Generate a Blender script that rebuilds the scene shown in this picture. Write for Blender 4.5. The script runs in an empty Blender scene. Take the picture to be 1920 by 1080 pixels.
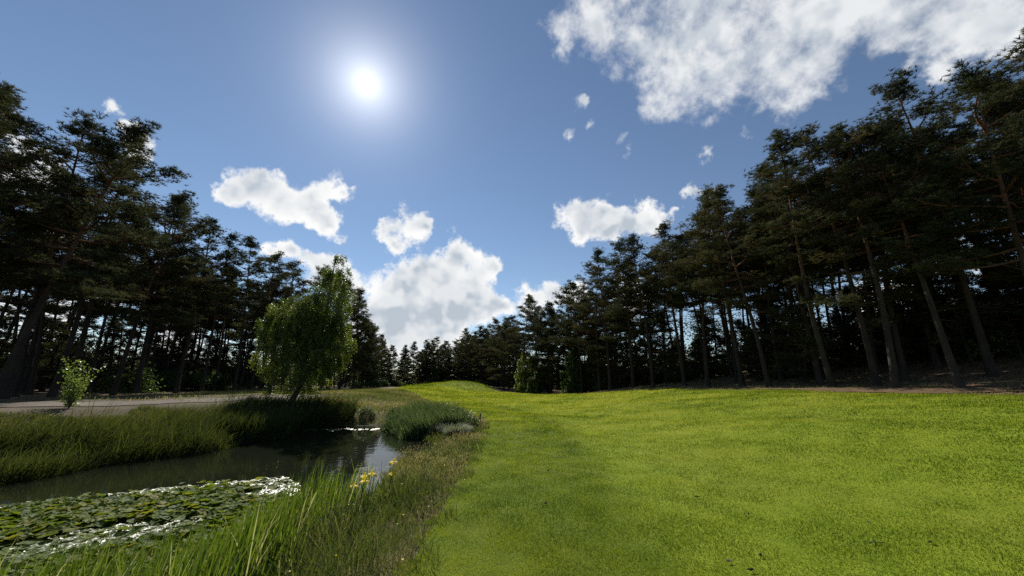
import bpy, math, random
import numpy as np
from mathutils import Vector, Matrix

R = math.radians
scene = bpy.context.scene
COL = scene.collection
rnd = random.Random(7)

# ------------------------------------------------------------------ camera
CAM_Z = 1.7
cam = bpy.data.cameras.new('camera')
cam.lens = 36.0 * 700 / 1920
cam.sensor_width = 36.0
cam.clip_start = 0.05
cam.clip_end = 3000
cam_o = bpy.data.objects.new('camera', cam)
COL.objects.link(cam_o)
cam_o.location = (0, 0, CAM_Z)
cam_o.rotation_euler = (R(90 + 14.4), 0, 0)
scene.camera = cam_o

# ------------------------------------------------------------------ light
SUN_EL, SUN_AZ = 40.3, -25.1          # azimuth clockwise from +Y
SUN_DIR = Vector((math.sin(R(SUN_AZ)) * math.cos(R(SUN_EL)), math.cos(R(SUN_AZ)) * math.cos(R(SUN_EL)), math.sin(R(SUN_EL))))
sl = bpy.data.lights.new('sun', 'SUN')
sl.energy = 5.0
sl.angle = R(0.53)
sl.color = (1.0, 0.95, 0.86)
so = bpy.data.objects.new('sun', sl)
COL.objects.link(so)
so.rotation_euler = (-SUN_DIR).to_track_quat('-Z', 'Y').to_euler()

scene.view_settings.view_transform = 'Standard'
scene.view_settings.look = 'None'
scene.view_settings.exposure = 0.25
scene.view_settings.gamma = 1.0
scene.render.engine = 'CYCLES'
cy = scene.cycles
cy.max_bounces = 6
cy.diffuse_bounces = 2
cy.glossy_bounces = 3
cy.transmission_bounces = 3
cy.transparent_max_bounces = 4
cy.sample_clamp_indirect = 4.0
cy.use_denoising = False
cy.caustics_reflective = False
cy.caustics_refractive = False

# ------------------------------------------------------------------ sky (clouds by direction: azimuth, elevation, radius in degrees)
CLOUDS = [
    (-38.7,23.9,2.8), (-36.9,25.4,2.1), (-34.6,23.3,3.2), (-31.6,22.7,3), (-28.8,21.8,2.3), (-28.2,26.9,2.3), (-25.9,26.2,1.5), (-40.2,22.7,1.5),
    (-30.6,25,2.2), (-26.3,20.1,1), (-17,22.8,3.3), (-14.3,23.3,2.2), (-19.8,21.9,1.8), (-18.3,19.9,1.4), (-9,19.2,3.2), (-5.1,17.6,2.6),
    (-3,18.1,1.5), (-13.4,16.8,3.8), (-16.5,14.2,4.6), (-10.9,14.2,5.2), (-6.3,14.3,3.9), (-19.6,10.5,3.9), (-13.8,10,4.8), (-8.6,9.4,4.4),
    (-4.6,11.5,3.4), (-1.3,11.8,2.3), (-21.9,8.1,2.9), (-17.5,7.1,3.4), (-32.1,17.1,1.6), (-33.8,16.9,1.4), (-29.8,16.5,1.5), (-26.8,15.9,2.4),
    (-24.6,14.3,2.3), (-28.1,14.2,2.1), (9.7,25,2.8), (13.1,24.5,3.1), (16.4,24.6,3), (19.6,23.3,2.8), (22.7,23.2,2.2), (25.3,23.1,1.3),
    (11.3,22.1,2), (15,22.5,2.5), (16.7,49.3,4.8), (13.5,50,3.2), (23.2,46.4,5.5), (29.4,42.6,5.5), (25.8,38.3,3), (31,38.5,4.1), (37,39.6,5.6),
    (40.6,35.2,3.9), (44.7,35.2,3.2), (43.6,40.2,4.8), (48.2,38.4,3.1), (35.5,45.7,5.6), (53.3,35.9,3.2), (56.5,32.8,3.5), (59,30.5,2.9),
    (23.5,36.9,2.1), (35.7,49.2,7.7), (50.7,43.1,7.2), (54.3,31.7,2), (47.8,40.7,2.6), (8.2,49.4,1.6), (9.3,47.2,1.3), (11.6,40,1.3), (12.6,40.6,.8), (9.6,48.4,1.2),
    (10.3,36.1,0.9), (13.5,37.2,0.6), (18.4,34.6,1), (19.6,33.2,1.1), (30.4,30.6,1.1), (28.2,25.9,1.5), (30.3,25.5,1.5), (54.4,29.2,1.3),
    (-49.1,25.3,1.3), (-50,26.5,1.0), (-51.3,27.8,0.9), (-48.8,24.0,1.0), (-49.6,23.2,1.0), (-56,19.7,3.2), (-57.7,22.9,2), (-53.3,15,2.4), (-48.1,8.6,2.7),
    (3.3,12.3,3.4), (7.1,13.6,2.6), (10.4,13.2,2.1), (17.9,12.2,4.6), (45.3,9.1,3.4), (51.7,12.2,2.5), (-52.4,5.8,2.8), (-41.9,4.7,3.6), (48,43,5), (52,39,4.5), (56,40,6), (60,36,5), (-16,6.5,4), (-10,6.5,4), (-24,12,2.5)]


def build_world():
    w = bpy.data.worlds.new("World")
    scene.world = w
    w.use_nodes = True
    nt = w.node_tree
    nt.nodes.clear()
    N, L = nt.nodes.new, nt.links.new

    def val(s, v):
        if hasattr(v, 'is_linked'):
            L(v, s)
        else:
            s.default_value = v

    def M(op, a, b=0.0, c=0.0, clamp=False):
        n = N('ShaderNodeMath'); n.operation = op; n.use_clamp = clamp
        val(n.inputs[0], a); val(n.inputs[1], b); val(n.inputs[2], c)
        return n.outputs[0]

    def V(op, a, b=None, scale=None):
        n = N('ShaderNodeVectorMath'); n.operation = op
        val(n.inputs[0], a)
        if b is not None: val(n.inputs[1], b)
        if scale is not None: val(n.inputs['Scale'], scale)
        return n.outputs['Value'] if op in ('DISTANCE', 'DOT_PRODUCT', 'LENGTH') else n.outputs[0]

    def noise(vec, scale, detail, rough=0.55, color=False):
        n = N('ShaderNodeTexNoise'); n.noise_dimensions = '3D'
        L(vec, n.inputs['Vector'])
        n.inputs['Scale'].default_value = scale; n.inputs['Detail'].default_value = detail; n.inputs['Roughness'].default_value = rough
        return n.outputs['Color' if color else 0]

    def ramp(x, a, b, lo=0.0, hi=1.0, smooth=True):
        n = N('ShaderNodeMapRange'); n.interpolation_type = 'SMOOTHSTEP' if smooth else 'LINEAR'
        val(n.inputs[0], x); n.inputs[1].default_value = a; n.inputs[2].default_value = b
        n.inputs[3].default_value = lo; n.inputs[4].default_value = hi
        return n.outputs[0]

    def mixc(f, a, b):
        n = N('ShaderNodeMix'); n.data_type = 'RGBA'
        val(n.inputs[0], f); val(n.inputs[6], a); val(n.inputs[7], b)
        return n.outputs[2]

    d = N('ShaderNodeTexCoord').outputs['Generated']
    # cloud bodies: overlapping puffs, their borders displaced by noise
    warp = noise(d, 9.0, 3.0, 0.5, True)
    wv = V('SCALE', V('SUBTRACT', warp, (0.5, 0.5, 0.5)), scale=0.06)
    warp2 = noise(d, 34.0, 5.0, 0.62, True)
    wv2 = V('SCALE', V('SUBTRACT', warp2, (0.5, 0.5, 0.5)), scale=0.035)
    p = V('ADD', V('ADD', d, wv), wv2)
    B = None
    for az, el, r in CLOUDS:
        c = (math.sin(R(az)) * math.cos(R(el)), math.cos(R(az)) * math.cos(R(el)), math.sin(R(el)))
        rr = R(r) * 1.5
        q = M('MULTIPLY_ADD', V('DISTANCE', p, c), -1.0 / rr, 1.0, True)
        B = M('MULTIPLY', q, q) if B is None else M('MULTIPLY_ADD', q, q, B)
    B = M('SUBTRACT', M('SQRT', B), 0.36)
    n1 = noise(d, 19.0, 10.0, 0.62)
    soft = noise(d, 12.0, 2.5, 0.5)
    sd = V('SCALE', tuple(SUN_DIR), scale=0.03)
    soft2 = noise(V('ADD', d, sd), 12.0, 2.5, 0.5)
    z = N('ShaderNodeSeparateXYZ'); L(d, z.inputs[0])
    high = ramp(z.outputs[2], 0.44, 0.60)                  # the high cloud is thinner and frayed
    dens = M('ADD', M('MULTIPLY', M('SUBTRACT', n1, 0.5), 1.9), B)
    width = M('MULTIPLY_ADD', high, 0.60, 0.42)
    alpha = ramp(M('DIVIDE', dens, width), 0.0, 1.0)
    body = M('ADD', M('MULTIPLY', M('SUBTRACT', soft, 0.5), 1.3), M('ADD', M('MULTIPLY', M('SUBTRACT', n1, 0.5), 0.22), B))
    thick = ramp(body, 0.12, 0.85)
    relief = ramp(M('SUBTRACT', soft2, soft), -0.10, 0.10)
    shade = M('MULTIPLY', thick, M('MULTIPLY_ADD', relief, 0.75, 0.45), clamp=True)
    shade = M('MULTIPLY', shade, M('MULTIPLY_ADD', high, -0.25, 1.0))
    ccol = mixc(shade, (0.93, 0.93, 0.92, 1), (0.46, 0.52, 0.59, 1))

    sky = N('ShaderNodeTexSky'); sky.sky_type = 'NISHITA'; sky.sun_disc = False
    sky.sun_elevation = R(SUN_EL); sky.sun_rotation = R(SUN_AZ)
    sky.altitude = 100; sky.air_density = 1.0; sky.dust_density = 0.0; sky.ozone_density = 1.7
    bg_sky = N('ShaderNodeBackground'); L(sky.outputs[0], bg_sky.inputs[0]); bg_sky.inputs[1].default_value = 0.082
    bg_cl = N('ShaderNodeBackground'); L(ccol, bg_cl.inputs[0]); bg_cl.inputs[1].default_value = 0.90
    mx = N('ShaderNodeMixShader'); L(alpha, mx.inputs[0]); L(bg_sky.outputs[0], mx.inputs[1]); L(bg_cl.outputs[0], mx.inputs[2])
    # the sun itself with the bright air round it
    ang = M('MULTIPLY', M('ARCCOSINE', V('DOT_PRODUCT', V('NORMALIZE', d), tuple(SUN_DIR))), 180 / math.pi)
    core = ramp(ang, 0.35, 1.15, 2.0, 0.0)
    a1 = M('MULTIPLY', M('EXPONENT', M('MULTIPLY', ang, -1 / 3.2)), 0.95)
    a2 = M('MULTIPLY', M('EXPONENT', M('MULTIPLY', ang, -1 / 9.0)), 0.08)
    glow = M('ADD', core, M('ADD', a1, a2))
    bg_sun = N('ShaderNodeBackground'); bg_sun.inputs[0].default_value = (1.0, 0.97, 0.93, 1); L(glow, bg_sun.inputs[1])
    ad = N('ShaderNodeAddShader'); L(mx.outputs[0], ad.inputs[0]); L(bg_sun.outputs[0], ad.inputs[1])
    out = N('ShaderNodeOutputWorld'); L(ad.outputs[0], out.inputs[0])


build_world()

# ------------------------------------------------------------------ helpers
class MB:
    """collects vertices and faces and links them as one mesh object"""
    def __init__(self):
        self.v, self.f, self.t, self.n = [], [], [], 0

    def add(self, verts, faces, tint=0.5):
        verts = np.asarray(verts, dtype=np.float32).reshape(-1, 3)
        faces = np.asarray(faces, dtype=np.int64)
        self.v.append(verts)
        self.f.append(faces + self.n)
        t = np.broadcast_to(np.asarray(tint, dtype=np.float32), (len(verts),))
        self.t.append(t)
        self.n += len(verts)

    def mesh(self, name, mat, smooth=False):
        me = bpy.data.meshes.new(name)
        v = np.concatenate(self.v)
        me.vertices.add(len(v)); me.vertices.foreach_set('co', v.ravel())
        tot = np.concatenate([np.full(len(f), f.shape[1], dtype=np.int32) for f in self.f])
        loops = np.concatenate([f.ravel() for f in self.f]).astype(np.int32)
        start = np.concatenate([[0], np.cumsum(tot)[:-1]]).astype(np.int32)
        me.loops.add(len(loops)); me.loops.foreach_set('vertex_index', loops)
        me.polygons.add(len(tot)); me.polygons.foreach_set('loop_start', start); me.polygons.foreach_set('loop_total', tot)
        if smooth: me.polygons.foreach_set('use_smooth', np.ones(len(tot), dtype=bool))
        at = me.attributes.new('tint', 'FLOAT', 'POINT')
        at.data.foreach_set('value', np.concatenate(self.t).astype(np.float32))
        me.update(calc_edges=True)
        me.materials.append(mat)
        return me

    def build(self, name, mat, parent=None, smooth=False):
        return link(name, self.mesh(name, mat, smooth), parent)


def link(name, data, parent=None):
    o = bpy.data.objects.new(name, data)
    COL.objects.link(o)
    if parent: o.parent = parent
    return o


def tag(o, label, cat=None, group=None, kind=None):
    if label: o['label'] = label
    if cat: o['category'] = cat
    if group: o['group'] = group
    if kind: o['kind'] = kind
    return o


def dup(root):
    r = root.copy(); COL.objects.link(r)
    for ch in list(root.children):
        c = ch.copy(); COL.objects.link(c); c.parent = r
        for g in list(ch.children):
            h = g.copy(); COL.objects.link(h); h.parent = c
    return r


def norm(a):
    return a / np.maximum(np.linalg.norm(a, axis=-1, keepdims=True), 1e-9)


def tube(mb, path, rad, sides=8, tint=0.5):
    path = np.asarray(path, float); rad = np.asarray(rad, float); n = len(path)
    tan = np.gradient(path, axis=0); tan = norm(tan)
    ref = np.array([0.31, 0.95, 0.05]) if abs(tan[0, 2]) > 0.6 else np.array([0, 0, 1.0])
    s1 = norm(np.cross(tan, ref)); s2 = np.cross(tan, s1)
    a = np.linspace(0, 2 * math.pi, sides, endpoint=False)
    v = path[:, None, :] + rad[:, None, None] * (np.cos(a)[None, :, None] * s1[:, None, :] + np.sin(a)[None, :, None] * s2[:, None, :])
    i = np.arange(n - 1)[:, None] * sides; j = np.arange(sides)[None, :]; k = (j + 1) % sides
    q = np.stack([i + j, i + k, i + sides + k, i + sides + j], -1).reshape(-1, 4)
    t = np.repeat(np.broadcast_to(tint, (n,)), sides)
    mb.add(v.reshape(-1, 3), q, t)


def sprigs(mb, c, direction, length, width, tint, rng):
    """one small pointed leaf or needle spray per row: a triangle from c along direction"""
    n = len(c)
    side = norm(np.cross(direction, rng.normal(size=(n, 3))))
    L = np.broadcast_to(length, (n,))[:, None]; W = np.broadcast_to(width, (n,))[:, None]
    v = np.stack([c - side * W * .5, c + side * W * .5, c + direction * L], 1).reshape(-1, 3)
    mb.add(v, np.arange(3 * n).reshape(-1, 3), np.repeat(np.broadcast_to(tint, (n,)), 3))


def leaves(mb, c, direction, length, width, tint, rng):
    """four-cornered leaves"""
    n = len(c)
    side = norm(np.cross(direction, rng.normal(size=(n, 3))))
    L = np.broadcast_to(length, (n,))[:, None]; W = np.broadcast_to(width, (n,))[:, None]
    v = np.stack([c, c + direction * L * .45 + side * W * .5, c + direction * L, c + direction * L * .45 - side * W * .5], 1).reshape(-1, 3)
    mb.add(v, np.arange(4 * n).reshape(-1, 4), np.repeat(np.broadcast_to(tint, (n,)), 4))


def blades(mb, P, h, w, lean_az, lean, tint, rng, droop=0.0):
    """tall bent grass blades of three joints and a tip"""
    n = len(P)
    ld = np.stack([np.cos(lean_az), np.sin(lean_az), np.zeros(n)], 1)
    fa = rng.uniform(0, 2 * math.pi, n)
    side = np.stack([np.cos(fa), np.sin(fa), np.zeros(n)], 1)
    vs = []
    for s, ww in ((0, .7), (.4, 1.0), (.75, .75), (1, 0)):
        off = (lean * (0.45 * s + 0.75 * s ** 2.2))[:, None] * h[:, None] * ld
        z = h * (s - np.broadcast_to(droop, (n,)) * s ** 3) * np.sqrt(np.maximum(1 - np.minimum(lean, .95) ** 2 * .55, .1))
        c = P + off + np.stack([np.zeros(n), np.zeros(n), z], 1)
        if ww > 0:
            vs += [c - side * (w * ww * .5)[:, None], c + side * (w * ww * .5)[:, None]]
        else:
            vs += [c]
    v = np.stack(vs, 1).reshape(-1, 3)
    b = np.arange(n)[:, None] * 7
    q = np.concatenate([b + np.array([0, 1, 3, 2]), b + np.array([2, 3, 5, 4])])
    t = b + np.array([4, 5, 6])
    tt = np.repeat(np.broadcast_to(tint, (n,)), 7)
    base = mb.n
    mb.add(v, q, tt)
    mb.f.append(t + base)


# ------------------------------------------------------------------ materials
def new_mat(name):
    m = bpy.data.materials.new(name); m.use_nodes = True
    nt = m.node_tree; nt.nodes.clear()
    return m, nt, nt.nodes.new, nt.links.new


def ramp_node(nt, fac, stops):
    n = nt.nodes.new('ShaderNodeValToRGB')
    e = n.color_ramp.elements
    while len(e) < len(stops): e.new(0.5)
    for el, (p, c) in zip(e, stops):
        el.position = p; el.color = (*c, 1)
    nt.links.new(fac, n.inputs[0])
    return n.outputs[0]


def leaf_mat(name, stops, trans=0.4, rough=0.55, spec=0.3, obj_var=0.0, tcol=1.6):
    m, nt, N, L = new_mat(name)
    a = N('ShaderNodeAttribute'); a.attribute_name = 'tint'
    fac = a.outputs['Fac']
    if obj_var:
        oi = N('ShaderNodeObjectInfo')
        mm = N('ShaderNodeMath'); mm.operation = 'MULTIPLY_ADD'; L(oi.outputs['Random'], mm.inputs[0]); mm.inputs[1].default_value = obj_var; mm.inputs[2].default_value = -obj_var / 2
        ad = N('ShaderNodeMath'); ad.operation = 'ADD'; ad.use_clamp = True; L(fac, ad.inputs[0]); L(mm.outputs[0], ad.inputs[1]); fac = ad.outputs[0]
    c = ramp_node(nt, fac, stops)
    b = N('ShaderNodeBsdfPrincipled'); L(c, b.inputs['Base Color']); b.inputs['Roughness'].default_value = rough; b.inputs['Specular IOR Level'].default_value = spec
    t = N('ShaderNodeBsdfTranslucent')
    sc = N('ShaderNodeMix'); sc.data_type = 'RGBA'; sc.blend_type = 'MULTIPLY'; sc.inputs[0].default_value = 1.0
    L(c, sc.inputs[6]); sc.inputs[7].default_value = (tcol, tcol * 0.98, tcol * 0.55, 1); L(sc.outputs[2], t.inputs[0])
    mx = N('ShaderNodeMixShader'); mx.inputs[0].default_value = trans; L(b.outputs[0], mx.inputs[1]); L(t.outputs[0], mx.inputs[2])
    o = N('ShaderNodeOutputMaterial'); L(mx.outputs[0], o.inputs[0])
    return m


def bark_mat(name, low, high, lo_t, hi_t, scale=14.0):
    m, nt, N, L = new_mat(name)
    a = N('ShaderNodeAttribute'); a.attribute_name = 'tint'
    base = ramp_node(nt, a.outputs['Fac'], [(0, low), (lo_t, low), (hi_t, high), (1, high)])
    tc = N('ShaderNodeTexCoord')
    mp = N('ShaderNodeMapping'); mp.inputs['Scale'].default_value = (1, 1, 0.28); L(tc.outputs['Object'], mp.inputs[0])
    v = N('ShaderNodeTexVoronoi'); v.inputs['Scale'].default_value = scale; L(mp.outputs[0], v.inputs['Vector'])
    no = N('ShaderNodeTexNoise'); no.inputs['Scale'].default_value = 5; no.inputs['Detail'].default_value = 5; L(mp.outputs[0], no.inputs['Vector'])
    mul = N('ShaderNodeMix'); mul.data_type = 'RGBA'; mul.blend_type = 'MULTIPLY'; mul.inputs[0].default_value = 0.8
    L(base, mul.inputs[6])
    k = ramp_node(nt, no.outputs[0], [(0.3, (.5, .5, .5)), (0.7, (1.35, 1.3, 1.25))]); L(k, mul.inputs[7])
    b = N('ShaderNodeBsdfPrincipled'); L(mul.outputs[2], b.inputs['Base Color']); b.inputs['Roughness'].default_value = 0.9; b.inputs['Specular IOR Level'].default_value = 0.2
    bp = N('ShaderNodeBump'); bp.inputs['Strength'].default_value = 0.8; bp.inputs['Distance'].default_value = 0.04; L(v.outputs['Distance'], bp.inputs['Height']); L(bp.outputs[0], b.inputs['Normal'])
    o = N('ShaderNodeOutputMaterial'); L(b.outputs[0], o.inputs[0])
    return m


def ground_mat(name, build):
    m, nt, N, L = new_mat(name)
    b = N('ShaderNodeBsdfPrincipled'); b.inputs['Roughness'].default_value = 0.95; b.inputs['Specular IOR Level'].default_value = 0.15
    geo = N('ShaderNodeNewGeometry')

    def noise(s, d=6, r=0.6, stretch=None):
        n = N('ShaderNodeTexNoise'); n.inputs['Scale'].default_value = s; n.inputs['Detail'].default_value = d; n.inputs['Roughness'].default_value = r
        if stretch:
            mp = N('ShaderNodeMapping'); mp.inputs['Scale'].default_value = stretch; L(geo.outputs['Position'], mp.inputs[0]); L(mp.outputs[0], n.inputs['Vector'])
        else: L(geo.outputs['Position'], n.inputs['Vector'])
        return n.outputs[0]

    def mix(f, a, c, mode='MIX'):
        n = N('ShaderNodeMix'); n.data_type = 'RGBA'; n.blend_type = mode
        for s, x in ((n.inputs[0], f), (n.inputs[6], a), (n.inputs[7], c)):
            if hasattr(x, 'is_linked'): L(x, s)
            else: s.default_value = x
        return n.outputs[2]

    def attr(nm):
        a = N('ShaderNodeAttribute'); a.attribute_name = nm
        return a.outputs['Fac']
    col, height, dist = build(nt, noise, mix, attr)
    L(col, b.inputs['Base Color'])
    bp = N('ShaderNodeBump'); bp.inputs['Strength'].default_value = 0.7; bp.inputs['Distance'].default_value = dist; L(height, bp.inputs['Height']); L(bp.outputs[0], b.inputs['Normal'])
    o = N('ShaderNodeOutputMaterial'); L(b.outputs[0], o.inputs[0])
    return m


GRASS_STOPS = [(0.0, (.044, .082, .003)), (0.35, (.092, .134, .010)), (0.7, (.182, .222, .019)), (1.0, (.31, .32, .06))]
M_NEEDLE = leaf_mat('pine_needles', [(0, (.022, .030, .017)), (.5, (.052, .059, .033)), (.85, (.084, .082, .045)), (1, (.118, .092, .052))], trans=.32, rough=.75, spec=.08, obj_var=.35, tcol=1.35)
M_BARK = bark_mat('pine_bark', (.044, .035, .029), (.13, .066, .037), .35, .6)
M_DEAD = bark_mat('dead_wood', (.16, .14, .125), (.16, .14, .125), .3, .6)
M_BIRCH_BARK = bark_mat('birch_bark', (.06, .055, .05), (.30, .28, .25), .25, .6, 8)
M_BIRCH = leaf_mat('birch_leaves', [(0, (.034, .058, .010)), (.5, (.080, .115, .017)), (1, (.150, .178, .03))], trans=.46, rough=.45, spec=.4)
M_BROAD = leaf_mat('broadleaf', [(0, (.022, .042, .012)), (.5, (.045, .075, .020)), (1, (.085, .115, .032))], trans=.42, rough=.5, obj_var=.5)
M_SAPLING = leaf_mat('sapling_leaves', [(0, (.06, .10, .02)), (1, (.17, .22, .05))], trans=.5, rough=.4, spec=.5)
M_TURF = leaf_mat('turf_blades', GRASS_STOPS, trans=.5, rough=.6, spec=.08, tcol=1.5)
M_BANK = leaf_mat('bank_grass', [(0, (.026, .037, .011)), (.4, (.058, .073, .019)), (.75, (.112, .118, .036)), (1, (.24, .22, .14))], trans=.40, rough=.5, tcol=1.4)
M_REED = leaf_mat('reed_leaves', [(0, (.030, .058, .007)), (.5, (.070, .112, .012)), (.9, (.14, .18, .03)), (1, (.30, .30, .17))], trans=.45, rough=.4, spec=.4, tcol=1.6)
M_RUSH = leaf_mat('rush_leaves', [(0, (.035, .06, .022)), (.6, (.07, .10, .04)), (1, (.20, .22, .14))], trans=.4, rough=.35, spec=.5)
M_MEADOW = leaf_mat('meadow_grass', [(0, (.045, .068, .016)), (.45, (.098, .120, .030)), (.7, (.19, .175, .085)), (1, (.32, .245, .165))], trans=.4, rough=.6)
M_SILVER = leaf_mat('silver_leaves', [(0, (.10, .12, .08)), (1, (.30, .32, .26))], trans=.3, rough=.6)
M_PAD = None


def m_fairway():
    def b(nt, noise, mix, attr):
        big = noise(.35, 5, .6); mid = noise(2.2, 6, .65, (1, .6, 1)); fine = noise(38, 4, .7)
        dark = ramp_node(nt, mid, [(.3, (.080, .122, .005)), (.7, (.125, .165, .007))])
        pale = ramp_node(nt, mid, [(.3, (.140, .20, .008)), (.7, (.215, .262, .016))])
        c = mix(attr('cut'), dark, pale)
        c = mix(ramp_node(nt, big, [(.45, (0, 0, 0)), (.75, (.3, .3, .3))]), c, (.20, .175, .03, 1))
        c = mix(.75, c, ramp_node(nt, fine, [(.25, (.55, .55, .5)), (.75, (1.4, 1.4, 1.4))]), 'MULTIPLY')
        return c, fine, .03
    return ground_mat('mown_turf', b)


def m_ground():
    def b(nt, noise, mix, attr):
        big = noise(.18, 6, .6); mid = noise(1.3, 6, .65); fine = noise(24, 4, .7)
        rough = ramp_node(nt, mid, [(.3, (.060, .060, .018)), (.5, (.12, .10, .034)), (.75, (.18, .135, .062))])
        floor = ramp_node(nt, mid, [(.3, (.075, .070, .028)), (.5, (.16, .11, .062)), (.75, (.27, .18, .11))])
        c = mix(attr('wood'), rough, floor)
        bare = ramp_node(nt, noise(.9, 6, .65, (1, .45, 1)), [(.3, (.050, .040, .024)), (.55, (.105, .082, .055)), (.8, (.19, .155, .12))])
        c = mix(attr('bare'), c, bare)
        c = mix(attr('mud'), c, (.035, .032, .02, 1))
        c = mix(ramp_node(nt, big, [(.5, (0, 0, 0)), (.65, (.55, .55, .55))]), c, (.06, .075, .018, 1))
        c = mix(.7, c, ramp_node(nt, fine, [(.25, (.5, .5, .5)), (.75, (1.45, 1.4, 1.35))]), 'MULTIPLY')
        return c, fine, .05
    return ground_mat('rough_ground', b)


def m_sand(name, c0, c1):
    def b(nt, noise, mix, attr):
        mid = noise(1.1, 6, .65, (1, .4, 1)); fine = noise(30, 4, .7)
        c = ramp_node(nt, mid, [(.3, c0), (.7, c1)])
        c = mix(.5, c, ramp_node(nt, fine, [(.25, (.6, .6, .6)), (.75, (1.3, 1.3, 1.3))]), 'MULTIPLY')
        return c, mid, .06
    return ground_mat(name, b)


# ------------------------------------------------------------------ terrain
def ss(a, b, t):
    t = np.clip((np.asarray(t, float) - a) / (b - a), 0, 1)
    return t * t * (3 - 2 * t)


def vnoise(x, y, size, seed):
    g = np.random.default_rng(seed).uniform(size=(64, 64))
    u, v = x / size, y / size
    i, j = np.floor(u).astype(int), np.floor(v).astype(int); fu, fv = u - i, v - j
    fu, fv = fu * fu * (3 - 2 * fu), fv * fv * (3 - 2 * fv)
    a, b, c, d = g[i % 64, j % 64], g[(i + 1) % 64, j % 64], g[i % 64, (j + 1) % 64], g[(i + 1) % 64, (j + 1) % 64]
    return (a * (1 - fu) + b * fu) * (1 - fv) + (c * (1 - fu) + d * fu) * fv - .5


POND = np.array([(-9, 1.0), (-13.5, 4.5), (-11.6, 9), (-10.8, 11), (-9.7, 14), (-9.9, 16), (-10.6, 18.5), (-9.5, 19.9), (-7, 20.2), (-5.2, 18.4), (-3.4, 15.4),
                 (-2.6, 12.8), (-2.9, 10), (-2.9, 8), (-2.7, 6), (-2.5, 4.5), (-2.9, 2), (-5, .6)], float)
WATER_Z = -0.4


def pond_sd(x, y):
    """signed distance to the water's edge, negative inside"""
    x = np.asarray(x, float); y = np.asarray(y, float)
    d = np.full(x.shape, 1e9); inside = np.zeros(x.shape, bool)
    n = len(POND)
    for i in range(n):
        ax, ay = POND[i]; bx, by = POND[(i + 1) % n]
        ex, ey = bx - ax, by - ay
        t = np.clip(((x - ax) * ex + (y - ay) * ey) / (ex * ex + ey * ey), 0, 1)
        d = np.minimum(d, np.hypot(x - ax - t * ex, y - ay - t * ey))
        c = (ay > y) != (by > y)
        inside ^= c & (x < (bx - ax) * (y - ay) / (by - ay + 1e-12) + ax)
    wob = .18 * np.sin(x * 2.1 + y * 1.3) + .12 * np.sin(x * 3.7 - y * 2.9)
    return np.where(inside, -d, d) + wob


RE_Y = [-20, 0, 15, 20, 27, 36, 45, 59, 74, 95, 120, 150, 200]
RE_X = [30, 27, 22.5, 20.5, 19, 17, 12.5, 8.5, 2.0, -5, -19, -33, -60]
LE_Y = [-20, 10, 14, 19, 25, 32, 54, 79, 110, 150, 200]
LE_X = [-18, -20, -22.5, -25.5, -29, -31.5, -32, -34, -37, -46, -60]
right_edge = lambda y: np.interp(y, RE_Y, RE_X)
left_edge = lambda y: np.interp(y, LE_Y, LE_X)


def H(x, y):
    x = np.asarray(x, float); y = np.asarray(y, float)
    z = 1.22 * ss(1.2, 17, x) * (1 - ss(40, 66, y))
    z = z + .85 * ss(-5, -15, x)
    z = z + .75 * ss(80, 125, y) * (1 - ss(-5, -15, x))
    z = z + 1.5 * np.exp(-(((x + 11) / 10) ** 2 + ((y - 93) / 9) ** 2))
    z = z + 2.6 * ss(1, 15, x - right_edge(y)) * (1 - ss(34, 56, y)) * ss(-5, 10, y)
    z = z + .35 * ss(0, 14, left_edge(y) - x)
    z = z + .42 * ss(-2.6, 2.2, x - right_edge(y)) * (1 - ss(36, 60, y))
    z = z + .05 * np.sin(x * .55 + 1.1) * np.sin(y * .43) + .025 * np.sin(x * 1.3 + y * .9)
    near = ss(2, 6, np.hypot(x, y))
    z = z * near
    sd = pond_sd(x, y)
    w = np.where(x < -6, 2.6 + 3.6 * (1 - ss(15.5, 20.5, y)), 1.7)
    t = np.clip(sd / w, 0, 1); t = t * t * (3 - 2 * t)
    bank = WATER_Z + (z - WATER_Z) * t
    return np.where(sd < 0, WATER_Z - np.minimum(.55, -sd * .45), bank)


def H1(x, y):
    return float(H(np.array([x]), np.array([y]))[0])


def grid(xs, ys):
    X, Y = np.meshgrid(xs, ys)
    nx, ny = len(xs), len(ys)
    i = np.arange(ny - 1)[:, None] * nx; j = np.arange(nx - 1)[None, :]
    q = np.stack([i + j, i + j + 1, i + nx + j + 1, i + nx + j], -1).reshape(-1, 4)
    return X, Y, q


def float_attr(me, name, v):
    a = me.attributes.new(name, 'FLOAT', 'POINT'); a.data.foreach_set('value', np.asarray(v, np.float32).ravel())


def grow(start, step, fac, end):
    out = []; x = start; s = step
    while x < end:
        s *= fac; x += s; out.append(x)
    return np.array(out)


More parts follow.
